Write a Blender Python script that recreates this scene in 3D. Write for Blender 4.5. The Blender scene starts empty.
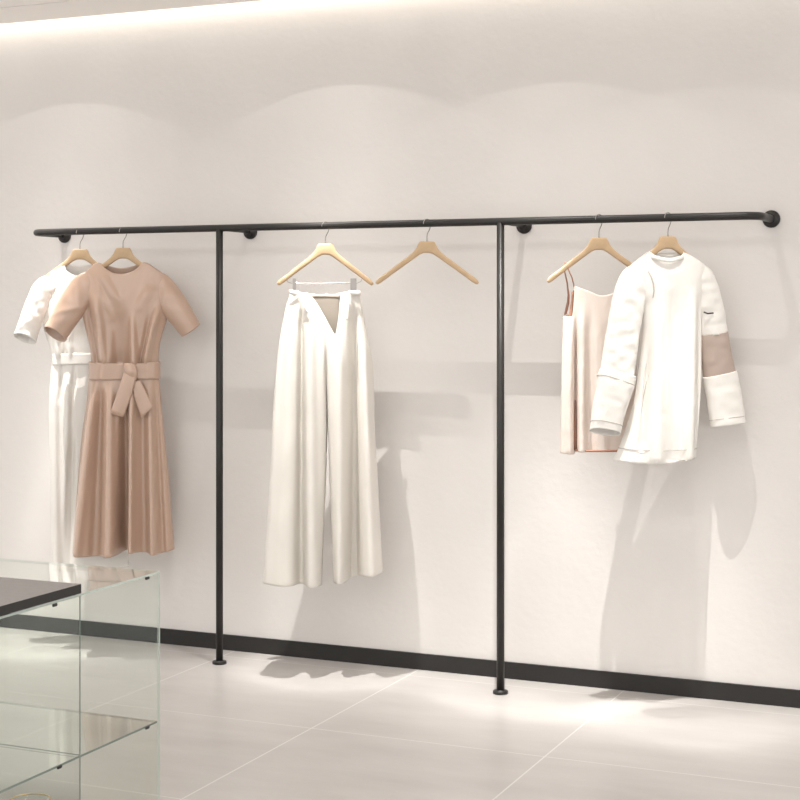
import bpy, bmesh, math, random
from mathutils import Vector, Matrix, noise

random.seed(7)
scene = bpy.context.scene
COL = scene.collection

# ------------------------------------------------------------------ camera
F = 1557.0                     # focal length in pixels of an 800 px frame
HOR = 307.0                    # horizon row
H = 1.515                      # eye height
cam_data = bpy.data.cameras.new('camera')
cam_data.sensor_width = 36.0
cam_data.lens = 36.0 * F / 800.0
cam_data.shift_y = (HOR - 400.0) / 800.0
cam = bpy.data.objects.new('camera', cam_data)
COL.objects.link(cam)
CAM = Vector((2.63, -6.0, H))
FWD = Vector((-0.4017, 0.9158, 0)).normalized()
RGT = Vector((FWD.y, -FWD.x, 0))
cam.location = CAM
cam.rotation_euler = (math.pi / 2, 0, math.atan2(-FWD.x, FWD.y))
scene.camera = cam

# ------------------------------------------------------------------ world, lights, exposure
scene.view_settings.view_transform = 'Standard'
scene.view_settings.look = 'None'
scene.view_settings.gamma = 1.0
scene.view_settings.use_curve_mapping = False
scene.view_settings.exposure = 0.0

world = bpy.data.worlds.new('ambient_fill')  # uniform background added as ambient fill from the open sides
scene.world = world
world.use_nodes = True
bg = world.node_tree.nodes['Background']
bg.inputs[0].default_value = (1.0, 0.985, 0.975, 1)
bg.inputs[1].default_value = 1.66

def area(name, loc, rot, sx, sy, power, color=(1, .96, .9)):
    l = bpy.data.lights.new(name, 'AREA'); l.shape = 'RECTANGLE'; l.size = sx; l.size_y = sy
    l.energy = power; l.color = color
    o = bpy.data.objects.new(name, l); COL.objects.link(o); o.location = loc; o.rotation_euler = rot
    return o

# unseen area lights added below the ceiling as ambient fill
area('ceiling_fill_light', (0.3, -3.0, 2.80), (0, 0, 0), 3.6, 0.6, 40, (1, .985, .965))
area('ceiling_fill_light', (0.3, -5.6, 2.80), (0, 0, 0), 3.6, 0.6, 40, (1, .985, .965))
# light strip hidden in the slot between ceiling and wall
area('cove_strip_light', (0.0, -0.045, 2.93), (0, 0, 0), 9.0, 0.02, 13, (1, .95, .86))
# four recessed wide downlights in front of the wall: strong narrow beam, weak spill out to a sharp cut-off
TILT, SGN = math.radians(9), 1.0
def downlight(lx, ld, strength):
    l = bpy.data.lights.new('downlight', 'SPOT')
    l.energy = strength; l.color = (1, .97, .93)
    l.spot_size = math.radians(119); l.spot_blend = 0.04; l.shadow_soft_size = 0.002
    l.use_nodes = True; nt = l.node_tree; em = nt.nodes['Emission']
    tc = nt.nodes.new('ShaderNodeTexCoord'); sp = nt.nodes.new('ShaderNodeSeparateXYZ')
    nt.links.new(tc.outputs['Normal'], sp.inputs[0])
    def M(op, a, b=None):
        n = nt.nodes.new('ShaderNodeMath'); n.operation = op
        for i, v in enumerate((a, b)):
            if v is None: continue
            if isinstance(v, (int, float)): n.inputs[i].default_value = v
            else: nt.links.new(v, n.inputs[i])
        return n.outputs[0]
    # wall-washer optic: the beam leans TILT towards the wall inside the straight-down cone
    dt = M('ADD', M('MULTIPLY', sp.outputs['Y'], SGN * math.sin(TILT)), M('MULTIPLY', sp.outputs['Z'], -SGN * math.cos(TILT)))
    q = M('SUBTRACT', 1.0, M('MULTIPLY', dt, dt))
    nt.links.new(M('POWER', M('MAXIMUM', q, .018), -1.37), em.inputs['Strength'])
    o = bpy.data.objects.new('downlight', l); COL.objects.link(o)
    o.location = (lx, -ld, 2.80)
DL = 1.38
for lx, ld, e in ((-1.646, .565, DL), (-.259, .555, DL), (.68, .63, DL * .92), (1.327, .72, DL * .75)): downlight(lx, ld, e)

# ------------------------------------------------------------------ materials
def mat(name, color, rough=.6, metal=0, bump=0, bscale=40, var=0, vscale=6, sheen=0, spec=.5, trans=0, coat=0):
    m = bpy.data.materials.new(name); m.use_nodes = True
    nt = m.node_tree; b = nt.nodes['Principled BSDF']
    b.inputs['Base Color'].default_value = (*color, 1)
    b.inputs['Roughness'].default_value = rough
    b.inputs['Metallic'].default_value = metal
    b.inputs['Specular IOR Level'].default_value = spec
    if coat: b.inputs['Coat Weight'].default_value = coat; b.inputs['Coat Roughness'].default_value = .3
    if sheen:
        b.inputs['Sheen Weight'].default_value = sheen; b.inputs['Sheen Roughness'].default_value = .4
    tc = nt.nodes.new('ShaderNodeTexCoord')
    if bump:
        n = nt.nodes.new('ShaderNodeTexNoise'); n.inputs['Scale'].default_value = bscale; n.inputs['Detail'].default_value = 6
        nt.links.new(tc.outputs['Object'], n.inputs['Vector'])
        bp = nt.nodes.new('ShaderNodeBump'); bp.inputs['Strength'].default_value = bump; bp.inputs['Distance'].default_value = .01
        nt.links.new(n.outputs['Fac'], bp.inputs['Height']); nt.links.new(bp.outputs['Normal'], b.inputs['Normal'])
    if var:
        n2 = nt.nodes.new('ShaderNodeTexNoise'); n2.inputs['Scale'].default_value = vscale; n2.inputs['Detail'].default_value = 5
        nt.links.new(tc.outputs['Object'], n2.inputs['Vector'])
        r = nt.nodes.new('ShaderNodeMapRange'); r.inputs['From Min'].default_value = .3; r.inputs['From Max'].default_value = .7
        r.inputs['To Min'].default_value = 1 - var; r.inputs['To Max'].default_value = 1 + var
        nt.links.new(n2.outputs['Fac'], r.inputs['Value'])
        mx = nt.nodes.new('ShaderNodeVectorMath'); mx.operation = 'SCALE'; mx.inputs[0].default_value = color
        nt.links.new(r.outputs['Result'], mx.inputs['Scale']); nt.links.new(mx.outputs[0], b.inputs['Base Color'])
    if trans:
        out = nt.nodes['Material Output']
        t = nt.nodes.new('ShaderNodeBsdfTranslucent'); t.inputs['Color'].default_value = (*color, 1)
        ms = nt.nodes.new('ShaderNodeMixShader'); ms.inputs[0].default_value = trans
        nt.links.new(b.outputs[0], ms.inputs[1]); nt.links.new(t.outputs[0], ms.inputs[2]); nt.links.new(ms.outputs[0], out.inputs[0])
    return m

M_wall = mat('plaster', (.705, .675, .648), .9, bump=.12, bscale=30, var=.025, vscale=2.5, spec=.2)
M_ceil = mat('ceiling_paint', (.93, .89, .85), .9, spec=.2)
M_gap = mat('dark_groove', (.12, .10, .08), .9)
M_base = mat('black_baseboard', (.023, .021, .020), .55, spec=.3)
M_metal = mat('black_powder_coat', (.019, .0175, .016), .40, spec=.35, bump=.03, bscale=300)
M_steel = mat('brushed_steel', (.34, .32, .30), .3, metal=1)
M_wood = mat('beech_wood', (.50, .35, .205), .45, var=.06, vscale=25)
M_white = mat('white_cotton', (.81, .78, .73), .7, bump=.05, bscale=250, sheen=0, trans=.04)
M_ivory = mat('ivory_linen', (.73, .695, .64), .75, bump=.08, bscale=220, trans=.03)
M_pink = mat('dusty_pink_satin', (.49, .335, .250), .30, bump=.04, bscale=120, spec=.8, sheen=.1, coat=.25, trans=.04)
M_pinkin = mat('pink_lining', (.42, .26, .20), .7)
M_blush = mat('blush_satin', (.82, .72, .65), .45, bump=.05, bscale=150, trans=.12)
M_rust = mat('rust_lining', (.34, .17, .11), .6)
M_tan = mat('taupe_tone', (.42, .335, .285), .8, bump=.05, bscale=250)
M_stitch_crease = mat('grey_stitch_crease', (.50, .46, .42), .8)  # stitching, and the crease shade drawn on the shirt
M_slab = mat('charcoal_slab_top', (.20, .185, .175), .5, bump=.02, bscale=400, var=.05, vscale=60)
M_slabe = mat('black_slab_edge', (.015, .014, .013), .5)
M_notch_shade = mat('taupe_notch_shade', (.27, .235, .195), .85, bump=.05, bscale=220)  # dark colour standing in for shade in the waist notch
M_gold = mat('gold', (.75, .55, .25), .25, metal=1)
M_clip = mat('black_clip', (.012, .012, .012), .4)

def glass_mat(name, tint, refl=1.0):
    m = bpy.data.materials.new(name); m.use_nodes = True; nt = m.node_tree
    for n in list(nt.nodes):
        if n.type != 'OUTPUT_MATERIAL': nt.nodes.remove(n)
    out = [n for n in nt.nodes if n.type == 'OUTPUT_MATERIAL'][0]
    tr = nt.nodes.new('ShaderNodeBsdfTransparent'); tr.inputs[0].default_value = (*tint, 1)
    gl = nt.nodes.new('ShaderNodeBsdfGlossy'); gl.inputs['Roughness'].default_value = .01; gl.inputs['Color'].default_value = (1, 1, 1, 1)
    fr = nt.nodes.new('ShaderNodeFresnel'); fr.inputs['IOR'].default_value = 1.45
    mu = nt.nodes.new('ShaderNodeMath'); mu.operation = 'MULTIPLY'; mu.inputs[1].default_value = refl
    mx = nt.nodes.new('ShaderNodeMixShader')
    ge = nt.nodes.new('ShaderNodeNewGeometry'); inv = nt.nodes.new('ShaderNodeMath'); inv.operation = 'SUBTRACT'; inv.inputs[0].default_value = 1
    nt.links.new(ge.outputs['Backfacing'], inv.inputs[1])
    m2 = nt.nodes.new('ShaderNodeMath'); m2.operation = 'MULTIPLY'
    nt.links.new(fr.outputs[0], mu.inputs[0]); nt.links.new(mu.outputs[0], m2.inputs[0]); nt.links.new(inv.outputs[0], m2.inputs[1]); nt.links.new(m2.outputs[0], mx.inputs[0])
    nt.links.new(tr.outputs[0], mx.inputs[1]); nt.links.new(gl.outputs[0], mx.inputs[2]); nt.links.new(mx.outputs[0], out.inputs[0])
    return m
M_glass = glass_mat('clear_glass', (.975, .988, .975), 1.3)
M_gedge = mat('green_glass_edge', (.56, .63, .58), .15, trans=.5)
M_gedge2 = mat('dark_glass_edge', (.20, .25, .22), .15, trans=.3)

def floor_mat():
    m = bpy.data.materials.new('floor_tile'); m.use_nodes = True; nt = m.node_tree; b = nt.nodes['Principled BSDF']
    N = nt.nodes.new; L = nt.links.new
    tc = N('ShaderNodeTexCoord'); sp = N('ShaderNodeSeparateXYZ'); L(tc.outputs['Object'], sp.inputs[0])
    masks = []
    for ax, off, w in (('X', .089, .0028), ('Y', -1.0, .0022)):
        a = N('ShaderNodeMath'); a.operation = 'SUBTRACT'; a.inputs[1].default_value = off; L(sp.outputs[ax], a.inputs[0])
        d = N('ShaderNodeMath'); d.operation = 'DIVIDE'; d.inputs[1].default_value = .88; L(a.outputs[0], d.inputs[0])
        r = N('ShaderNodeMath'); r.operation = 'ROUND'; L(d.outputs[0], r.inputs[0])
        s = N('ShaderNodeMath'); s.operation = 'SUBTRACT'; L(d.outputs[0], s.inputs[0]); L(r.outputs[0], s.inputs[1])
        ab = N('ShaderNodeMath'); ab.operation = 'ABSOLUTE'; L(s.outputs[0], ab.inputs[0])
        lt = N('ShaderNodeMath'); lt.operation = 'LESS_THAN'; lt.inputs[1].default_value = w / .88; L(ab.outputs[0], lt.inputs[0])
        masks.append(lt)
    mxm = N('ShaderNodeMath'); mxm.operation = 'MAXIMUM'; L(masks[0].outputs[0], mxm.inputs[0]); L(masks[1].outputs[0], mxm.inputs[1])
    mp = N('ShaderNodeMapping'); mp.inputs['Scale'].default_value = (.8, 2.6, 1); L(tc.outputs['Object'], mp.inputs[0])
    n = N('ShaderNodeTexNoise'); n.inputs['Scale'].default_value = 2.2; n.inputs['Detail'].default_value = 9; n.inputs['Roughness'].default_value = .6
    L(mp.outputs[0], n.inputs['Vector'])
    cr = N('ShaderNodeValToRGB'); cr.color_ramp.elements[0].position = .3; cr.color_ramp.elements[0].color = (.475, .448, .430, 1)
    cr.color_ramp.elements[1].position = .7; cr.color_ramp.elements[1].color = (.555, .53, .51, 1); L(n.outputs['Fac'], cr.inputs[0])
    mix = N('ShaderNodeMix'); mix.data_type = 'RGBA'; L(mxm.outputs[0], mix.inputs['Factor']); L(cr.outputs[0], mix.inputs['A'])
    mix.inputs['B'].default_value = (.70, .68, .655, 1); L(mix.outputs['Result'], b.inputs['Base Color'])
    b.inputs['Roughness'].default_value = .30; b.inputs['Specular IOR Level'].default_value = .45
    n3 = N('ShaderNodeTexNoise'); n3.inputs['Scale'].default_value = 60; n3.inputs['Detail'].default_value = 4; L(tc.outputs['Object'], n3.inputs['Vector'])
    bp = N('ShaderNodeBump'); bp.inputs['Strength'].default_value = .04; bp.inputs['Distance'].default_value = .01
    L(n3.outputs['Fac'], bp.inputs['Height']); L(bp.outputs[0], b.inputs['Normal'])
    return m
M_floor = floor_mat()

# ------------------------------------------------------------------ helpers
def finish(name, bm, mats, parent=None, smooth=True, loc=None):
    me = bpy.data.meshes.new(name)
    bmesh.ops.recalc_face_normals(bm, faces=bm.faces)
    bm.to_mesh(me); bm.free()
    for m in (mats if isinstance(mats, (list, tuple)) else [mats]): me.materials.append(m)
    if smooth:
        for p in me.polygons: p.use_smooth = True
    o = bpy.data.objects.new(name, me); COL.objects.link(o)
    if parent: o.parent = parent
    if loc is not None: o.location = loc
    return o

def thing(name, label, cat, loc=(0, 0, 0), rz=0, group=None):
    o = bpy.data.objects.new(name, None); COL.objects.link(o)
    o.empty_display_size = .05
    o.location = loc; o.rotation_euler = (0, 0, rz); o['label'] = label; o['category'] = cat
    if group: o['group'] = group
    return o

def box(bm, x0, x1, y0, y1, z0, z1, mi=0):
    r = bmesh.ops.create_cube(bm, size=1)
    for v in r['verts']:
        v.co = Vector(((x0 + x1) / 2 + v.co.x * (x1 - x0), (y0 + y1) / 2 + v.co.y * (y1 - y0), (z0 + z1) / 2 + v.co.z * (z1 - z0)))
    for f in {f for v in r['verts'] for f in v.link_faces}: f.material_index = mi

def tube(bm, pts, r, seg=16, cap=True, mi=0):
    pts = [Vector(p) for p in pts]; n = len(pts); rings = []
    up = None
    for i, p in enumerate(pts):
        d = (pts[min(i + 1, n - 1)] - pts[max(i - 1, 0)]).normalized()
        if up is None:
            up = Vector((0, 0, 1)) if abs(d.z) < .9 else Vector((0, 1, 0))
        a = d.cross(up).normalized(); up = a.cross(d).normalized()
        rr = r[i] if isinstance(r, (list, tuple)) else r
        rings.append([bm.verts.new(p + a * math.cos(t) * rr + up * math.sin(t) * rr) for t in [2 * math.pi * k / seg for k in range(seg)]])
    for i in range(n - 1):
        for k in range(seg):
            f = bm.faces.new((rings[i][k], rings[i][(k + 1) % seg], rings[i + 1][(k + 1) % seg], rings[i + 1][k])); f.material_index = mi
    if cap:
        bm.faces.new(rings[0]); bm.faces.new(rings[-1])

def lathe(bm, prof, origin=(0, 0, 0), axis='Z', seg=32):
    rings = []
    for r, h in prof:
        ring = []
        for k in range(seg):
            t = 2 * math.pi * k / seg; a, b_ = r * math.cos(t), r * math.sin(t)
            co = Vector((a, b_, h)) if axis == 'Z' else Vector((a, h, b_))
            ring.append(bm.verts.new(co + Vector(origin)))
        rings.append(ring)
    for i in range(len(rings) - 1):
        for k in range(seg):
            bm.faces.new((rings[i][k], rings[i][(k + 1) % seg], rings[i + 1][(k + 1) % seg], rings[i + 1][k]))
    bm.faces.new(rings[0]); bm.faces.new(rings[-1])

def ray(px, py):
    return FWD + RGT * ((px - 400) / F) + Vector((0, 0, (HOR - py) / F))

def at_y(px, py, y):
    d = ray(px, py); return CAM + d * ((y - CAM.y) / d.y)

def pl(pts, t):
    """smooth monotone interpolation through (t, value) pairs"""
    n = len(pts)
    if t <= pts[0][0]: return pts[0][1]
    if t >= pts[-1][0]: return pts[-1][1]
    for i in range(n - 1):
        if t <= pts[i + 1][0]:
            h = pts[i + 1][0] - pts[i][0]; s = (t - pts[i][0]) / h
            dl = lambda k: (pts[k + 1][1] - pts[k][1]) / (pts[k + 1][0] - pts[k][0])
            m = dl(i)
            def tang(k):
                if k == 0: return dl(0)
                if k == n - 1: return dl(n - 2)
                a, b_ = dl(k - 1), dl(k)
                return 0 if a * b_ <= 0 else 2 * a * b_ / (a + b_)
            t0, t1 = tang(i), tang(i + 1)
            return ((2 * s**3 - 3 * s**2 + 1) * pts[i][1] + (s**3 - 2 * s**2 + s) * h * t0 + (-2 * s**3 + 3 * s**2) * pts[i + 1][1] + (s**3 - s**2) * h * t1)
    return pts[-1][1]

def sstep(a, b, x):
    if a == b: return 1.0 if x >= a else 0.0
    t = max(0, min(1, (x - a) / (b - a))); return t * t * (3 - 2 * t)

class Frame:
    """a hanging garment's own frame: origin on the rail, local x along the hanger, -y to the room"""
    def __init__(self, px, py, d, phi):
        self.o = at_y(px, py, -d); self.phi = phi
        self.u = Vector((math.cos(phi), math.sin(phi), 0)); self.n = Vector((math.sin(phi), -math.cos(phi), 0))
    def loc(self, px, py, w=0.0):
        d = ray(px, py); t = (self.o - CAM).dot(self.n) / d.dot(self.n)
        p = CAM + d * t - self.o
        return Vector((p.dot(self.u), -w, p.z))

def foldsum(folds, x, y):
    s = 0
    for f in folds:
        x0, y0, x1, y1, w0, w1, a0, a1 = f[:8]
        if y < y0 - 12 or y > y1 + 12: continue
        t = max(0, min(1, (y - y0) / max(1e-6, (y1 - y0))))
        fade = sstep(y0 - 8, y0 + min(34, .35 * (y1 - y0)), y) * (1 - sstep(y1 - 4, y1 + 8, y))
        xc = x0 + (x1 - x0) * t; w = w0 + (w1 - w0) * t; a = a0 + (a1 - a0) * t
        s += fade * a * math.exp(-(abs(x - xc) / w) ** 2.6)
    return s

def garment_panel(bm, fr, L, R, T, B, bulge, folds, side, nu=70, nv=90, flat=2.2, wr=.0022, seed=0, edge_fold=.12, umap=None, woff=0.0):
    g = []
    for j in range(nv + 1):
        row = []
        for i in range(nu + 1):
            u = i / nu
            y = T(u) + (B(u) - T(u)) * j / nv
            x = L(y) + (R(y) - L(y)) * u
            q = abs(2 * u - 1)
            w = side * bulge(y) * max(0, 1 - q ** flat) ** .5
            e = sstep(0, edge_fold, min(u, 1 - u))
            w += e * foldsum(folds, x, y)
            w += e * wr * (noise.noise(Vector((x * .09 + seed, y * .035, seed))) + .5 * noise.noise(Vector((x * .2 + seed, y * .12, seed + 9))))
            row.append(bm.verts.new(fr.loc(x, y, w + woff)))
        g.append(row)
    for j in range(nv):
        for i in range(nu):
            bm.faces.new((g[j][i], g[j][i + 1], g[j + 1][i + 1], g[j + 1][i]))
    return g

def shell(name, fr, parent, m, L, R, Tf, Tb, B, bulge, ffolds, bfolds=(), Bb=None, bk=1.0, thick=.0025, **kw):
    c = lambda a: (a if callable(a) else (lambda t, a=a: pl(a, t)))
    bm = bmesh.new(); bu = c(bulge)
    garment_panel(bm, fr, c(L), c(R), c(Tf), c(B), bu, ffolds, 1, **kw)
    garment_panel(bm, fr, c(L), c(R), c(Tb), c(Bb or B), lambda y: bu(y) * bk, bfolds, -1, **kw)
    bmesh.ops.remove_doubles(bm, verts=bm.verts, dist=.0006)
    o = finish(name, bm, m, parent)
    s = o.modifiers.new('thickness', 'SOLIDIFY'); s.thickness = thick; s.offset = 0
    if isinstance(m, (list, tuple)) and len(m) > 1:
        s.material_offset = 0
    return o

def sleeve(name, fr, parent, m, rings, seg=40, steps=44, seed=0, wr=.003, thick=.0025, ridges=(), sec=2.0, i0=0.0, i1=1.0):
    """rings: (px, py, half width px, half depth m, w offset m, tilt px)"""
    n = len(rings); cum = [0]
    for a, b_ in zip(rings, rings[1:]): cum.append(cum[-1] + math.hypot(a[0] - b_[0], a[1] - b_[1]))
    cum = [c / cum[-1] for c in cum]
    ch = [[(cum[i], rings[i][k]) for i in range(n)] for k in range(6)]
    bm = bmesh.new(); R = []
    for j in range(steps + 1):
        t = i0 + (i1 - i0) * j / steps
        px, py, hw, hd, wo, ti = [pl(c, t) for c in ch]
        e = .02
        dx = pl(ch[0], min(1, t + e)) - pl(ch[0], max(0, t - e)); dy = pl(ch[1], min(1, t + e)) - pl(ch[1], max(0, t - e))
        l = math.hypot(dx, dy) or 1; ax, ay = dx / l, dy / l
        nx, ny = ay, -ax
        ring = []
        for k in range(seg):
            th = 2 * math.pi * k / seg
            c, s = math.cos(th), math.sin(th)
            c2 = math.copysign(abs(c) ** (2 / sec), c); s2 = math.copysign(abs(s) ** (2 / sec), s)
            x = px + nx * hw * c2 - ax * ti * s2; y = py + ny * hw * c2 - ay * ti * s2
            w = wo + hd * s2
            w += wr * noise.noise(Vector((x * .12 + seed, y * .12, s * .8 + seed)))
            for (rt, rth, amp, wd, slant) in ridges:
                w += amp * math.exp(-((t - rt - slant * c) / wd) ** 2) * max(0, s) ** .5
            ring.append(bm.verts.new(fr.loc(x, y, w)))
        R.append(ring)
    for j in range(steps):
        for k in range(seg):
            bm.faces.new((R[j][k], R[j][(k + 1) % seg], R[j + 1][(k + 1) % seg], R[j + 1][k]))
    o = finish(name, bm, m, parent)
    s = o.modifiers.new('thickness', 'SOLIDIFY'); s.thickness = thick; s.offset = 0
    return o

def ribbon(name, fr, parent, m, pts, thick=.003, w=.004, n=10, base=None):
    """flat cloth strip from quads: pts = [(pxl,pyl,pxr,pyr,w)]"""
    bm = bmesh.new(); rows = []
    ch = [[(i / (len(pts) - 1), p[k]) for i, p in enumerate(pts)] for k in range(5)]
    for j in range(n + 1):
        t = j / n; a = [pl(c, t) for c in ch]; row = []
        for i in range(9):
            u = i / 8
            row.append(bm.verts.new(fr.loc(a[0] + (a[2] - a[0]) * u, a[1] + (a[3] - a[1]) * u, a[4] + w * math.sin(math.pi * u))))
        rows.append(row)
    for j in range(n):
        for i in range(8): bm.faces.new((rows[j][i], rows[j][i + 1], rows[j + 1][i + 1], rows[j + 1][i]))
    o = finish(name, bm, m, parent)
    s = o.modifiers.new('thickness', 'SOLIDIFY'); s.thickness = thick; s.offset = 0
    return o

# ------------------------------------------------------------------ room
def struct(name, bm, m, smooth=False):
    o = finish(name, bm, m, smooth=smooth); o['kind'] = 'structure'; return o
bm = bmesh.new(); box(bm, -5.5, 5.5, -9, .15, -.1, 0); struct('floor', bm, M_floor)
bm = bmesh.new(); box(bm, -5.5, 5.5, 0, .15, 0, 3.1); struct('wall_back', bm, M_wall)
bm = bmesh.new()
box(bm, -5.5, 5.5, -.39, -.075, 2.84, 2.91)
box(bm, -5.5, 5.5, -9, -.402, 2.84, 2.91)
box(bm, -5.5, 5.5, -9, 0, 3.04, 3.1)
box(bm, -5.5, 5.5, -.45, -.34, 2.885, 2.93, 1)
struct('ceiling', bm, [M_ceil, M_gap])
bm = bmesh.new(); box(bm, -5.5, 5.5, -.012, 0, 0, .067); struct('baseboard_back', bm, M_base)

# ------------------------------------------------------------------ clothes rack
RD, RZ, RR = .25, 1.85, .0150
rack = thing('garment_rack', 'long black metal wall-mounted clothes rail on two floor posts', 'clothes rack', (0, 0, 0))
xl = at_y(65, 236.5, 0).x; xr = at_y(771.5, 218, 0).x
p1 = at_y(219.5, 600, -RD).x; p2 = at_y(500.5, 600, -RD).x
br = .055
pts = [(xl, 0, RZ)]
for k in range(13):
    a = math.pi / 2 * k / 12; pts.append((xl + br - br * math.cos(a), -RD + br - br * math.sin(a), RZ))
for k in range(1, 40): pts.append((xl + br + (xr - xl - 2 * br) * k / 40, -RD, RZ))
for k in range(13):
    a = math.pi / 2 * k / 12; pts.append((xr - br + br * math.sin(a), -RD + br - br * math.cos(a), RZ))
pts.append((xr, 0, RZ))
bm = bmesh.new(); tube(bm, pts, RR, 20); finish('rail', bm, M_metal, rack)
for px in (p1, p2):
    bm = bmesh.new(); tube(bm, [(px, -RD, .004), (px, -RD, RZ - .004)], RR, 20); post = finish('support_post', bm, M_metal, rack)
    bm = bmesh.new(); lathe(bm, [(.030, 0), (.030, .009), (.0285, .0115), (.0155, .012), (.0152, .014)], (px, -RD, 0)); finish('foot_flange', bm, M_metal, post)
    bm = bmesh.new(); tube(bm, [(px + .012, -RD, RZ), (px + .012, -.001, RZ)], .0125, 16); bk = finish('wall_bracket', bm, M_metal, rack)
    bm = bmesh.new(); lathe(bm, [(.0325, 0), (.0325, -.008), (.030, -.011), (.019, -.012), (.018, -.026), (.012, -.027)], (px + .012, 0, RZ - .005), 'Y'); finish('wall_flange', bm, M_metal, bk)
for x in (xl, xr):
    bm = bmesh.new(); lathe(bm, [(.0335, 0), (.0335, -.008), (.031, -.011), (.021, -.012), (.020, -.026), (.015, -.027)], (x, 0, RZ - (.004 if x < 0 else 0)), 'Y'); finish('wall_flange', bm, M_metal, rack)

# ------------------------------------------------------------------ hangers
PHI = math.radians(24)
TOPP = [(0, 0), (.027, 0), (.032, -.004), (.040, -.022), (.052, -.039), (.066, -.052), (.1085, -.084), (.160, -.124), (.197, -.1515), (.204, -.160), (.2065, -.166)]
BOTP = [(0, -.047), (.012, -.0475), (.026, -.053), (.054, -.072), (.0965, -.1025), (.15, -.141), (.190, -.170), (.198, -.1735), (.204, -.1715), (.2065, -.167)]
NECK = -.072
def hanger(fr, label, wscale=1.0, bar=False, contour=.030, cut=.2065, group='wooden hangers on the rail'):
    t = thing('clothes_hanger', label, 'hanger', fr.o, fr.phi, group)
    bm = bmesh.new(); rings = []
    us = []
    N = 40
    for i in range(-N, N + 1):
        s = i / N; us.append(s * cut)
    for u in us:
        a = abs(u); zt, zb = pl(TOPP, a), pl(BOTP, a)
        wc = contour * (a / .2) ** 2 - .004
        ht = .0085 if a < .03 else .0085 + .003 * sstep(.03, .12, a)
        if a > .198: ht *= max(.35, 1 - ((a - .198) / .0085) ** 2 * .7)
        zc, hz = (zt + zb) / 2 + NECK, (zt - zb) / 2
        ring = []
        for k in range(16):
            th = 2 * math.pi * k / 16; c, s_ = math.cos(th), math.sin(th)
            c2 = math.copysign(abs(c) ** .45, c); s2 = math.copysign(abs(s_) ** .45, s_)
            ring.append(bm.verts.new((u * wscale, -(wc + ht * c2), zc + hz * s2)))
        rings.append(ring)
    for i in range(len(rings) - 1):
        for k in range(16): bm.faces.new((rings[i][k], rings[i][(k + 1) % 16], rings[i + 1][(k + 1) % 16], rings[i + 1][k]))
    bm.faces.new(rings[0]); bm.faces.new(rings[-1])
    finish('wooden_body', bm, M_wood, t)
    # swivel hook: its plane stands across the rail
    q = math.radians(62) - fr.phi
    hu = Vector((math.cos(q), math.sin(q), 0))
    hr = .0185; cz = -.0020
    hp = [(0, NECK - .008), (0, NECK + .02), (.0015, -.043), (.007, -.034), (.0135, -.024), (.018, -.012)]
    for k in range(0, 17):
        a = math.radians(-15 + k * 12.5); hp.append((hr * math.cos(a), cz + hr * math.sin(a)))
    bm = bmesh.new(); tube(bm, [hu * a + Vector((0, 0, z)) for a, z in hp], .0019, 8); finish('hook', bm, M_steel, t)
    if bar:
        pts = [fr.loc(*p) for p in ((286, 275.5), (286.3, 279), (288, 282), (292, 283.4), (300, 283.4), (326, 283.3), (350, 283.2), (357, 283.2), (361, 281.5), (362.4, 278), (362.6, 274.5))]
        bm = bmesh.new(); tube(bm, [p + Vector((0, -.018 + (.005), 0)) for p in pts], .0014, 8); finish('trouser_bar', bm, M_steel, t)
        for cx, hw in ((294.5, 1.5), (353.5, 3.0)):
            a = fr.loc(cx, 278.5, 0); b_ = fr.loc(cx, 293, 0)
            bm = bmesh.new(); W = hw * .0042
            box(bm, a.x - W, a.x + W, -.024, -.019, b_.z, a.z)
            box(bm, a.x - W, a.x + W, -.007, -.002, b_.z, a.z)
            box(bm, a.x - W * .5, a.x + W * .5, -.020, -.006, a.z - .018, a.z - .012)
            bmesh.ops.bevel(bm, geom=bm.edges[:], offset=.0008, segments=2, affect='EDGES')
            finish('clip', bm, M_steel, t, smooth=False)
    return t

F1 = Frame(80, 232.6, RD, PHI)     # ivory dress
F2 = Frame(123, 231.3, RD, PHI)    # pink dress
F3 = Frame(325.5, 225.9, RD, PHI)  # trousers
F4 = Frame(427, 223.2, RD, PHI)    # empty
F5 = Frame(599, 218.7, RD, PHI)    # camisole
F6 = Frame(668, 217.0, RD, math.radians(32))    # shirt
hanger(F1, 'pale wooden hanger holding the white belted dress, leftmost on the rail', contour=.010, cut=.152)
hanger(F2, 'pale wooden hanger holding the dusty pink belted dress', contour=.010, cut=.155)
hanger(F3, 'pale wooden hanger with steel clip bar holding the wide cream trousers', .96, True)
hanger(F4, 'empty pale wooden hanger beside the cream trousers')
hanger(F5, 'pale wooden hanger with the blush strappy top on it', .98)
hanger(F6, 'pale wooden hanger inside the white long-sleeved shirt, rightmost on the rail', .95, contour=.006, cut=.12)

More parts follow.
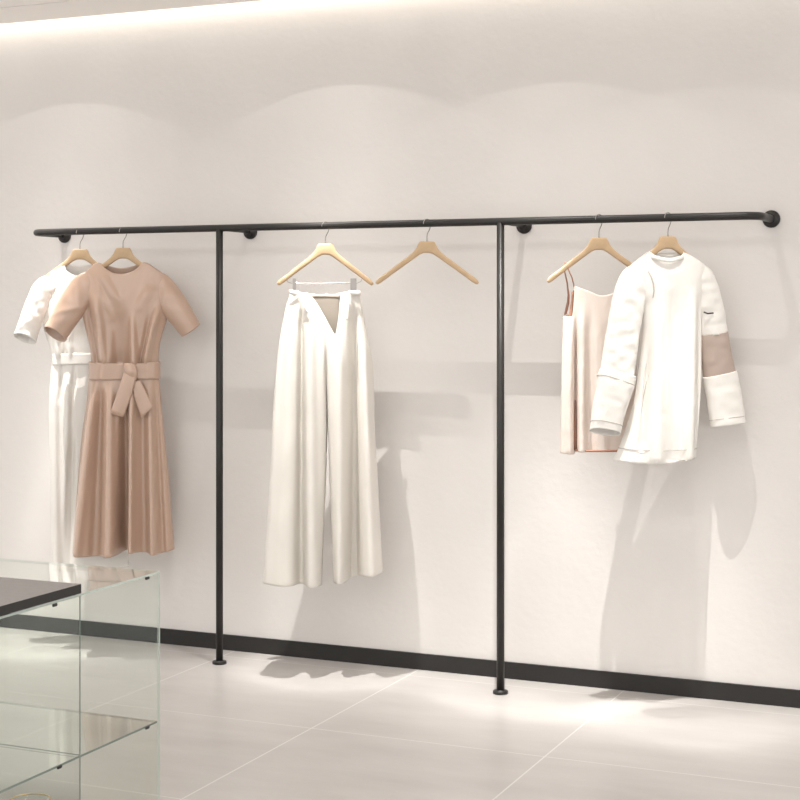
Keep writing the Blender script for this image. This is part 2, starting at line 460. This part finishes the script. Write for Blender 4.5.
# ------------------------------------------------------------------ pink dress
pink = thing('belted_dress', 'dusty pink satin short-sleeved dress with tied waist belt, in front of the white one', 'dress', F2.o, F2.phi)
NBL = [(262, 82), (272, 81), (285, 80), (300, 79), (318, 83), (335, 87), (350, 90.5), (366, 91.5)]
NBR = [(262, 166), (272, 167), (285, 167.5), (300, 168), (318, 167), (335, 162), (350, 159), (366, 158)]
shell('bodice', F2, pink, M_pink, NBL, NBR,
      [(0, 276), (.10, 269), (.185, 263), (.22, 264), (.30, 269), (.42, 273.6), (.5, 274), (.6, 272), (.68, 267), (.73, 262.6), (.78, 263.5), (.88, 269), (1, 276.5)],
      [(0, 276), (.10, 269), (.185, 262.5), (.3, 265.5), (.46, 268), (.6, 266), (.73, 262), (.78, 263.3), (.88, 269), (1, 276.5)],
      [(0, 370), (1, 370)],
      [(262, .018), (280, .035), (310, .048), (345, .045), (370, .038)],
      [(96, 285, 106, 362, 5, 4, 0.0269, 0.0269), (88, 300, 97, 362, 3, 3, -0.0179, -0.0224), (122, 305, 121, 365, 9, 9, -0.0134, -0.0403),
       (134, 312, 136, 365, 3, 3.5, 0.0134, 0.0314), (160, 305, 146, 362, 4, 4, 0.0269, 0.0314), (152, 310, 142, 365, 3, 3, -0.0090, -0.0179),
       (92, 272, 114, 316, 4, 3, 0.0098, 0.0028), (100, 272, 118, 300, 6, 5, 0.0157, 0.0067), (150, 290, 140, 312, 6, 6, 0.0134, 0.0022), (112, 320, 112, 365, 3, 3, 0.0000, 0.0179)], bk=.7, seed=2, nu=90)
sk_f = [(96, 378, 78, 556, 4, 6, .024, .050), (103, 380, 97, 556, 3.5, 7, -.024, -.045), (112, 380, 113, 556, 4, 6, .020, .050),
        (126, 390, 126, 556, 4, 5.5, -.035, -.115), (134, 380, 134, 556, 3, 3.5, .024, .060), (143, 380, 146, 556, 3, 5, -.016, -.030),
        (151, 380, 156, 556, 3, 4, .014, .036), (156, 382, 164, 556, 2.5, 3.5, -.010, -.024)]
shell('skirt', F2, pink, M_pink,
      [(364, 91.5), (378, 89), (400, 87), (435, 82), (480, 78), (520, 75), (556, 72.5)],
      [(364, 158), (378, 159), (400, 161), (435, 164.5), (480, 169), (520, 172), (556, 175)],
      [(0, 364), (1, 364)], [(0, 364), (1, 364)],
      [(0, 552), (.06, 554), (.2, 555), (.35, 553.5), (.48, 552), (.56, 549), (.7, 550), (.85, 552), (1, 549)],
      [(364, .038), (390, .05), (450, .062), (556, .085)], sk_f,
      [(100, 380, 90, 556, 5, 8, .01, .02), (130, 380, 130, 556, 6, 8, -.01, -.02)], bk=.6, seed=5, nu=120, nv=110, edge_fold=.06)
sleeve('sleeve', F2, pink, M_pink, [(98, 280, 11, .012, .004, 0), (86, 287, 14, .026, .006, 0), (73, 305, 14.5, .042, .014, 1), (63, 322, 13, .046, .018, 3), (55.5, 334.5, 12.2, .044, .018, 5)], seed=3,
       ridges=((.35, 0, .006, .07, .2), (.62, 0, .004, .05, -.2)))
sleeve('sleeve', F2, pink, M_pink, [(148, 280, 11, .010, 0, 0), (159, 287, 14, .022, 0, 0), (172, 303, 14, .038, 0, 0), (182, 317, 12.5, .042, .0, -1), (191, 330, 11, .040, .0, -2)], seed=8,
       ridges=((.35, 0, .005, .06, -.2),))
bl = bmesh.new()
garment_panel(bl, F2, lambda y: 89 + .0 * y, lambda y: 160, lambda u: 361.5 + 1.5 * math.sin(u * 3.1), lambda u: 380 - 1.5 * u, lambda y: .052, [(104, 360, 101, 382, 1.2, 1.2, -.004, -.003), (148, 360, 150, 382, 1.5, 1.5, .003, .002)], 1, nv=10, nu=60, wr=.002, flat=3)
garment_panel(bl, F2, lambda y: 89 + .0 * y, lambda y: 160, lambda u: 361.5 + 1.5 * math.sin(u * 3.1), lambda u: 380 - 1.5 * u, lambda y: .040, [], -1, nv=10, nu=60, wr=0, flat=3)
bmesh.ops.remove_doubles(bl, verts=bl.verts, dist=.0006)
belt = finish('belt', bl, M_pink, pink); s = belt.modifiers.new('thickness', 'SOLIDIFY'); s.thickness = .004; s.offset = 0
ribbon('belt_tail', F2, belt, M_pink, [(142, 379, 133.5, 382, .062), (149, 392, 137, 396, .068), (156, 406.5, 144, 417, .070)], n=12)
ribbon('belt_tail', F2, belt, M_pink, [(128, 366, 139.5, 372, .064), (122.5, 385, 136, 388, .074), (113, 412.5, 126.7, 416, .074)], n=12)
ribbon('belt_knot', F2, belt, M_pink, [(126, 362.5, 137, 363, .058), (127, 370, 140, 372, .068), (130, 380, 139, 380, .056)], n=10, w=.008, thick=.006)

# ------------------------------------------------------------------ white dress
wd = thing('belted_dress', 'white short-sleeved dress with narrow belt, partly behind the pink dress', 'dress', F1.o, F1.phi)
WBL = [(262, 55), (272, 47), (285, 42), (300, 41), (328, 44), (345, 49), (362, 53)]
WBR = [(262, 104), (272, 113), (285, 120), (300, 122), (328, 120), (345, 114), (362, 110)]
shell('bodice', F1, wd, M_white, WBL, WBR,
      [(0, 277), (.12, 270), (.24, 266), (.3, 270), (.42, 275), (.5, 276), (.6, 274.5), (.72, 268), (.78, 264), (.9, 270), (1, 277)],
      [(0, 277), (.12, 270), (.24, 264.5), (.5, 266), (.76, 264.5), (.9, 270), (1, 277)],
      [(0, 362), (1, 362)], [(262, .014), (280, .024), (310, .032), (345, .032), (362, .026)],
      [(52, 300, 60, 358, 3, 3, 0.0105, 0.0150), (60, 320, 66, 358, 3, 3, -0.0090, -0.0120), (70, 330, 72, 358, 3, 3, 0.0060, 0.0120)], bk=.8, seed=12)
shell('skirt', F1, wd, M_white,
      [(357, 53.5), (375, 50.5), (407, 49), (470, 50), (530, 51.5), (570, 52.5)],
      [(357, 110), (375, 113), (430, 119), (500, 125), (570, 129.5)],
      [(0, 357), (1, 357)], [(0, 357), (1, 357)], [(0, 570), (.5, 569), (1, 566)],
      [(357, .024), (400, .030), (500, .034), (570, .040)],
      [(56, 370, 56, 570, 3, 5, 0.0120, 0.0180), (62, 366, 61, 398, 1.8, 1.3, -0.0180, -0.0090), (69, 366, 68, 570, 3, 4, 0.0180, 0.0210), (76, 366, 72, 425, 2, 2, -0.0180, -0.0060),
       (73, 430, 68, 570, 3.5, 5, -0.0330, -0.0300)], bk=.6, seed=14, nu=90, edge_fold=.05)
sleeve('sleeve', F1, wd, M_white, [(57, 284, 11, .018, .0, 0), (46, 289, 12, .028, .004, 0), (38, 304, 11.5, .034, .008, 1), (31, 322, 11, .036, .010, 3), (25.5, 339, 11.5, .034, .010, 4.5)], seed=15,
       ridges=((.4, 0, .004, .06, .2), (.6, 0, .004, .05, .1), (.75, 0, .003, .05, -.2)), wr=.006)
sleeve('sleeve', F1, wd, M_white, [(103, 284, 11, .018, -.004, 0), (115, 289, 12, .022, -.012, 0), (124, 304, 11, .022, -.020, 0), (132, 318, 10, .022, -.026, 0)], seed=16)
bl = bmesh.new()
for sd in (1, -1):
    garment_panel(bl, F1, lambda y: 52.5, lambda y: 111, lambda u: 354.5 - 1.5 * math.sin(u * 3.1), lambda u: 365 - 2 * u, lambda y: .033 if sd > 0 else .026, [], sd, nv=8, nu=50, wr=.0015, flat=3)
bmesh.ops.remove_doubles(bl, verts=bl.verts, dist=.0006)
b2 = finish('belt', bl, M_white, wd); s = b2.modifiers.new('thickness', 'SOLIDIFY'); s.thickness = .004; s.offset = 0

# ------------------------------------------------------------------ trousers: one leg each, meeting under the waist
tr = thing('wide_leg_trousers', 'cream wide-leg trousers with open notched waist clipped to a hanger', 'trousers', F3.o, F3.phi)
def mid(y): return pl([(290, 326), (355, 326.5), (430, 327), (583, 328)], y)
legL_R = [(350, 327), (380, 326.6), (420, 326), (470, 325), (520, 323.5), (586, 321.5)]
legR_L = [(350, 326), (380, 327.4), (420, 328.5), (470, 330), (520, 331.5), (586, 334)]
OUTL = [(290, 290), (298, 288), (325, 282.5), (354, 278), (424, 272.5), (470, 270.5), (584, 263)]
OUTR = [(290, 358.5), (298, 360), (329, 366), (375, 373.5), (424, 374.5), (470, 377), (572, 382.5), (584, 383)]
tf = [(302, 296, 301, 590, 2.2, 6, -.026, -.075), (293, 300, 283, 590, 5, 9, .014, .020), (311, 310, 313, 590, 4, 6, .014, .030),
      (326.5, 350, 327, 420, 1.8, 1.8, -.022, -.018), (340, 330, 340, 590, 4, 5, .014, .026), (354, 300, 354, 590, 4, 9, -.034, -.115), (364, 330, 373, 590, 3, 5, .012, .022)]
TF = [(0, 291.5), (.10, 291), (.2, 293), (.25, 292.5), (.30, 295), (.40, 303), (.50, 316), (.58, 328), (.625, 334), (.65, 327), (.68, 316), (.715, 301), (.74, 294), (.80, 292), (.9, 291.5), (1, 292)]
TB = [(0, 291.5), (.2, 293), (.35, 294), (.48, 297), (.52, 293.5), (.6, 296), (.7, 293), (1, 292)]
INL = [(290, 324.5), (350, 325.5), (380, 326.6), (420, 327), (470, 326), (520, 324), (586, 321.5)]
INR = [(290, 324.5), (350, 325.5), (380, 326.8), (420, 328), (470, 329.5), (520, 331.5), (586, 334)]
HB = [(290, .022), (310, .036), (360, .050), (430, .054), (585, .064)]
for half, B_ in ((0, [(0, 582), (.3, 583), (1, 584.5)]), (1, [(0, 581.5), (.2, 581), (.45, 577.5), (.7, 574), (1, 572)])):
    bm = bmesh.new()
    for side in (1, -1):
        Lf = (lambda y: pl(OUTL, y)) if half == 0 else (lambda y: pl(INR, y))
        Rf = (lambda y: pl(INL, y)) if half == 0 else (lambda y: pl(OUTR, y))
        g = []; NU, NV = 80, 130
        for j in range(NV + 1):
            row = []
            for i in range(NU + 1):
                u = i / NU; U = (u + half) / 2
                t = pl(TF if side > 0 else TB, U); y = t + (pl(B_, u) - t) * j / NV
                x = Lf(y) + (Rf(y) - Lf(y)) * u
                k = sstep(352, 470, y); hb = pl(HB, y) * (1 if side > 0 else .6)
                hip = max(0, 1 - abs(2 * U - 1) ** 3) ** .5; leg = max(0, 1 - abs(2 * u - 1) ** 5) ** .5
                w = side * hb * ((1 - k) * hip + k * leg)
                eo = sstep(0, .06, 1 - abs(2 * U - 1)); ei = 1 - k * (1 - sstep(0, .08, 1 - u if half == 0 else u))
                if side > 0: w += eo * ei * foldsum(tf, x, y)
                w += eo * ei * .0025 * noise.noise(Vector((x * .09, y * .03, 21 * side)))
                row.append(bm.verts.new(F3.loc(x, y, w)))
            g.append(row)
        for j in range(NV):
            for i in range(NU): bm.faces.new((g[j][i], g[j][i + 1], g[j + 1][i + 1], g[j + 1][i]))
    bmesh.ops.remove_doubles(bm, verts=bm.verts, dist=.0006)
    o = finish('trouser_leg', bm, M_ivory, tr); q = o.modifiers.new('thickness', 'SOLIDIFY'); q.thickness = .0025; q.offset = 0
for a in ([(304, 299, 307.5, 299, .040), (304.5, 306, 307.5, 307, .046), (307, 312, 310, 312.5, .050)], [(348, 300, 350, 300, .040), (347, 310, 349.5, 310, .046), (346.5, 320, 349, 320, .05)],
          [(289, 290, 299, 291, .028), (290, 292.5, 299, 294, .032), (292, 294.5, 300, 296, .030)], [(349, 291, 360, 290.5, .026), (350, 293, 361, 293, .030), (352, 295, 361, 295.5, .028)]):
    ribbon('waist_tie', F3, tr, M_ivory, a, n=8)

ribbon('waist_shade', F3, tr, M_notch_shade, [(304, 294.5, 343, 294.5, -.004), (312, 308, 341, 308, .002), (326, 322, 340, 322, .008), (332, 342, 336, 342, .012)], n=14, w=.002)['label'] = 'dark strip painting the shade inside the open waist'  # dark ribbon painting the shade behind the notch

# ------------------------------------------------------------------ camisole
cm = thing('camisole_top', 'blush satin strappy camisole with rust lining, behind the white shirt', 'top', F5.o, F5.phi)
shell('body', F5, cm, M_blush, [(286, 563.8), (316, 563.5), (357, 562), (453, 560.5)], [(286, 634), (316, 634), (357, 636), (453, 637)],
      [(0, 317), (.115, 316), (.135, 303), (.15, 286), (.2, 287.2), (.35, 291), (.52, 295.5), (.6, 295), (.75, 291), (.85, 286), (.87, 303), (.89, 316), (1, 317)],
      [(0, 316), (.06, 314), (.3, 316), (.5, 317), (.8, 314), (1, 316)],
      [(0, 453), (.17, 454), (.2, 451.5), (1, 451)], [(286, .018), (330, .028), (453, .034)],
      [(575.5, 318, 575.5, 453, 2.0, 2.2, -0.0300, -0.0450), (569, 320, 568, 453, 3, 3, 0.0120, 0.0150), (582, 300, 580, 453, 3, 4, 0.0090, 0.0210), (596, 310, 600, 453, 5, 7, 0.0060, 0.0120), (590, 300, 589, 453, 3, 4, -0.0045, -0.0150)], bk=.8, seed=31, nu=100, edge_fold=.04)
bm = bmesh.new()
tube(bm, [fr_ for fr_ in [F5.loc(574, 287.5, .012), F5.loc(571.5, 278, .018), F5.loc(568, 270, .018), F5.loc(566.5, 264.5, .014), F5.loc(565, 262.5, .0)]], .0026, 8)
finish('strap', bm, M_rust, cm)
bm = bmesh.new()
tube(bm, [F5.loc(565, 262.5, .0), F5.loc(564.5, 270, -.006), F5.loc(567.5, 283, -.012), F5.loc(569, 295, -.016), F5.loc(568.5, 303, -.016), F5.loc(566, 313, -.014), F5.loc(565, 318, -.012)], [.0026, .0026, .003, .004, .0055, .005, .003], 8)
finish('strap', bm, M_rust, cm)
for a, b_ in ((629, 1), (627, -1)):
    bm = bmesh.new(); tube(bm, [F5.loc(626, 287, .012 * b_), F5.loc(a, 275, .016 * b_), F5.loc(631, 264, .006 * b_)], .0026, 8); finish('strap', bm, M_rust, cm)
bm = bmesh.new(); tube(bm, [F5.loc(575, 449.6, .014), F5.loc(585, 450.0, .040), F5.loc(600, 450.0, .046), F5.loc(612, 449.8, .044), F5.loc(625, 450, .03)], .0042, 8); finish('hem_trim', bm, M_rust, cm)
bm = bmesh.new(); tube(bm, [F5.loc(575.3, 400, .004), F5.loc(575, 425, .006), F5.loc(575, 449.5, .008)], [.002, .005, .006], 8); finish('slit_trim', bm, M_rust, cm)
ribbon('lining', F5, cm, M_rust, [(572, 292, 574, 290, .0), (570, 310, 574, 308, -.002), (568, 318, 573, 318, .0)], n=8)

# ------------------------------------------------------------------ shirt
sh = thing('long_sleeved_shirt', 'white long-sleeved boxy shirt with a taupe stretch on one sleeve, rightmost garment on the rail', 'shirt', F6.o, F6.phi)
SBL = [(252, 627), (275, 628), (290, 632), (305, 641), (330, 643), (360, 640), (396, 635), (425, 627), (448, 619), (463, 611.5)]
SBR = [(252, 706), (275, 706), (290, 703), (305, 701), (330, 701), (368, 701), (425, 698), (448, 696), (463, 695)]
shell('body', F6, sh, M_white, SBL, SBR,
      [(0, 268), (.12, 260.5), (.22, 255), (.28, 252.5), (.34, 255.5), (.42, 259), (.50, 260), (.58, 259.5), (.66, 256), (.71, 253), (.78, 255.5), (.9, 261), (1, 267)],
      [(0, 268), (.12, 260.5), (.22, 254.5), (.28, 251.8), (.4, 253.5), (.5, 254.5), (.6, 254), (.71, 252.5), (.78, 255.3), (.9, 261), (1, 267)],
      [(0, 460), (.3, 462.5), (.55, 463), (.85, 459.5), (1, 456)], [(252, .014), (275, .036), (320, .045), (463, .052)],
      [(648, 345, 638, 445, 2, 3, -0.0170, -0.0204), (654, 300, 652, 460, 5, 7, 0.0170, 0.0204), (672, 280, 673, 460, 7, 9, -0.0136, -0.0170), (690, 285, 686, 460, 4, 5, 0.0170, 0.0204), (697, 300, 695, 440, 2, 3, -0.0136, -0.0136)],
      bk=.6, seed=41, nu=100, nv=110, edge_fold=.05)
# collar band
bm = bmesh.new(); cf = []
for k in range(41):
    th = 2 * math.pi * k / 40; c, s_ = math.cos(th), math.sin(th)
    x = 666 + 17 * c
    y = (253 + 6.8 * abs(s_) ** .9) if s_ >= 0 else (253 + 1.5 * abs(s_))
    cf.append(F6.loc(x, y + (.4 * math.sin(5 * th)), .034 * s_ + .002))
rows = []
for dz, dw in ((.004, .0), (.007, .003), (.004, .008), (-.004, .010), (-.010, .008)):
    rows.append([bm.verts.new(p + Vector((0, -dw if k < 21 else dw * .3, dz))) for k, p in enumerate(cf[:-1])])
for j in range(4):
    for k in range(40): bm.faces.new((rows[j][k], rows[j][(k + 1) % 40], rows[j + 1][(k + 1) % 40], rows[j + 1][k]))
o = finish('collar', bm, M_white, sh); s = o.modifiers.new('thickness', 'SOLIDIFY'); s.thickness = .003
def hem_line(name, fr, parent, pts, r=.0011, m=None):
    bm = bmesh.new(); tube(bm, [fr.loc(*p) for p in pts], r, 6); return finish(name, bm, m or M_stitch_crease, parent)
SFOLD = [(648, 345, 638, 445, 2, 3, -.0170, -.0204), (654, 300, 652, 460, 5, 7, .0170, .0204), (672, 280, 673, 460, 7, 9, -.0136, -.0170), (690, 285, 686, 460, 4, 5, .0170, .0204)]
def seam_crease(pts, r=.0016):  # dark tubes drawing seams and painted crease shade
    P = []
    for x, y in pts:
        a, b_ = pl(SBL, y), pl(SBR, y); u = (x - a) / (b_ - a)
        w = pl([(252, .014), (275, .036), (320, .045), (463, .052)], y) * max(0, 1 - abs(2 * u - 1) ** 2.2) ** .5 + sstep(0, .05, min(u, 1 - u)) * foldsum(SFOLD, x, y)
        P.append(F6.loc(x, y, w + .001))
    bm = bmesh.new(); n = len(P); tube(bm, P, [r * (.5 + math.sin(math.pi * k / (n - 1)) * .8) for k in range(n)], 6); finish('seam_crease', bm, M_stitch_crease, sh)
seam_crease([(645.5, 271), (648.5, 277), (650.5, 284), (651, 291), (650, 298)], .0028)
seam_crease([(647, 372), (644.5, 385), (642, 398), (639.5, 411), (638.5, 422)], .0018)  # shade of the fold put in as a dark line
seam_crease([(695, 458), (686, 458.5), (676, 460)], .0012)
# sleeves
LS = [(642, 272, 10, .018, .0, 0), (634, 280, 14.5, .036, .006, 0), (628, 300, 16, .042, .014, 0), (622, 328, 16, .044, .022, 0), (618, 352, 16.5, .044, .028, 0), (614.5, 374, 16.5, .044, .032, 0)]
sl = sleeve('sleeve', F6, sh, M_white, LS, seed=43, wr=.007)
LC = [(615.5, 373, 18.0, .046, .032, 2), (614, 379, 18.2, .046, .033, 2), (611, 392, 17, .046, .034, 2), (606, 412, 15.5, .046, .034, 2.5), (602.5, 431.5, 14.4, .044, .034, 3.5)]
sleeve('turned_cuff', F6, sl, M_white, LC, seed=44, sec=2.5)
sleeve('cuff_stitch', F6, sl, M_stitch_crease, [(613.3, 380, 18.6, .047, .033, 2), (613.0, 380.9, 18.6, .047, .033, 2)], steps=2, wr=0, sec=2.5)
sleeve('cuff_stitch', F6, sl, M_stitch_crease, [(604.0, 423, 15.3, .0465, .034, 3), (603.8, 423.9, 15.3, .0465, .034, 3)], steps=2, wr=0, sec=2.5)
RS = [(696, 269, 9, .016, -.002, 0), (702, 279, 13, .028, -.008, 0), (708, 296, 13, .032, -.010, 0), (713, 318, 13, .032, -.010, 0), (714.5, 335, 14, .032, -.010, 0)]
sr = sleeve('sleeve', F6, sh, M_white, RS, seed=46, wr=.005)
sleeve('taupe_sleeve_section', F6, sr, M_tan, [(714, 333, 14.2, .033, -.010, -1), (717, 355, 15, .034, -.010, 0), (721, 378, 15.8, .035, -.010, 0)], seed=47, sec=2.3)['label'] = 'taupe stretch of the sleeve'  # stretch of sleeve in a darker taupe than the rest
sleeve('turned_cuff', F6, sr, M_white, [(720.5, 374, 16.8, .037, -.010, 0), (722, 381, 16.9, .037, -.010, 0), (725.5, 400, 17, .038, -.010, 0), (729, 425.5, 16.8, .038, -.010, 1)], seed=48, sec=2.4)
sleeve('cuff_stitch', F6, sr, M_stitch_crease, [(727.8, 418, 17.2, .0385, -.010, 1), (727.9, 418.8, 17.2, .0385, -.010, 1)], steps=2, wr=0, sec=2.4)
bm = bmesh.new(); tube(bm, [F6.loc(701, 312, .030), F6.loc(705, 313.5, .030), F6.loc(711, 313, .026)], .0028, 8); finish('pull_tab', bm, M_clip, sr)
# hem band
bm = bmesh.new()
for sd, bg_ in ((1, .054), (-1, .034)):
    garment_panel(bm, F6, lambda y: pl(SBL, y) - .5, lambda y: pl(SBR, y) + .5, lambda u: 447.5 + 1.5 * math.sin(u * 3.1) , lambda u: 448.3 + 1.5 * math.sin(u * 3.1), lambda y, b_=bg_: b_, [(654, 300, 652, 460, 5, 7, .010, .012), (672, 280, 673, 460, 7, 9, -.008, -.010), (690, 285, 686, 460, 4, 5, .010, .012)] if sd > 0 else [], sd, nu=100, nv=1, wr=0, edge_fold=.05)
o = finish('hem_stitch', bm, M_stitch_crease, sh); s = o.modifiers.new('thickness', 'SOLIDIFY'); s.thickness = .002

# ------------------------------------------------------------------ glass display table
TY = -2.2
c = at_y(160, 571, TY); TX, TZ = c.x, c.z
SZ = at_y(159.5, 720.5, TY).z
# divider: where the ray through column 82.5 meets the right-hand face x = TX
d = ray(82.5, 593); DY = (CAM + d * ((TX - CAM.x) / d.x)).y
W, DEP, G = 1.5, 1.25, .006
tab = thing('display_table', 'clear glass display table with charcoal slab on top, front left', 'display table', (TX - W / 2, TY - DEP / 2, 0))
def gpanel(name, x0, x1, y0, y1, z0, z1, edge=None):
    bm = bmesh.new(); box(bm, x0, x1, y0, y1, z0, z1)
    dims = (x1 - x0, y1 - y0, z1 - z0); thin = dims.index(min(dims))
    for f in bm.faces:
        n = f.normal
        f.normal_update()
        if abs(f.normal[thin]) < .5: f.material_index = 1
    o = finish(name, bm, [M_glass, edge or M_gedge], tab, smooth=False)
    o.location = -tab.location
    return o
gpanel('glass_top', TX - W, TX, TY - DEP, TY, TZ - G, TZ)
gpanel('side_pane', TX - G, TX, TY - DEP, TY - G, 0, TZ - G)
gpanel('side_pane', TX - W, TX - W + G, TY - DEP, TY - G, 0, TZ - G)
gpanel('back_pane', TX - W, TX, TY - G, TY, 0, TZ - G)
gpanel('divider_pane', TX - W + G, TX - G, DY - G, DY, SZ + .001, TZ - G, M_gedge2)
gpanel('divider_pane', TX - W + G, TX - G, DY - G, DY, 0, SZ - G, M_gedge2)
gpanel('glass_shelf', TX - W + G, TX - G, TY - DEP, TY - G, SZ - G, SZ, M_gedge2)
sl_t = .024
bm = bmesh.new(); box(bm, TX - W, TX - .004, TY - DEP, DY, TZ, TZ + sl_t, 1)
bm.faces.ensure_lookup_table()
for f in bm.faces:
    f.normal_update()
    if f.normal.z > .5: f.material_index = 0
o = finish('slab_top', bm, [M_slab, M_slabe], tab, smooth=False); o.location = -tab.location; o['label'] = 'charcoal slab'
for (y, z) in ((TY - .065, TZ - G), (DY - .12, TZ - G), (TY - .065, SZ), (DY - .10, SZ)):
    bm = bmesh.new(); box(bm, TX - .003, TX + .002, y - .009, y + .009, z - .008, z - .0005)
    bmesh.ops.bevel(bm, geom=bm.edges[:], offset=.001, segments=2, affect='EDGES')
    o = finish('clip', bm, M_clip, tab, smooth=False); o.location = -tab.location
# gold-rimmed bowl on the floor inside the table
gb = at_y(30, 800, TY - .30)
bowl = thing('glass_bowl', 'small gold-rimmed clear bowl on the floor under the glass table', 'bowl', (gb.x, gb.y, 0))
bh = max(.05, gb.z)
bm = bmesh.new()
prof = [(.028, .0), (.03, .006), (.045, bh * .4), (.055, bh * .75), (.056, bh)]
lathe(bm, prof + [(.053, bh), (.050, bh * .75), (.040, bh * .4), (.02, .012)], (0, 0, 0)); finish('bowl_body', bm, M_glass, bowl)
bm = bmesh.new(); tube(bm, [(.0545 * math.cos(a), .0545 * math.sin(a), bh) for a in [2 * math.pi * k / 40 for k in range(41)]], .0022, 8, cap=False); finish('gold_rim', bm, M_gold, bowl)
bm = bmesh.new(); lathe(bm, [(.010, .012), (.012, .03), (.006, .05), (.009, .07), (.003, .078)], (0, 0, 0)); finish('gold_stem', bm, M_gold, bowl)
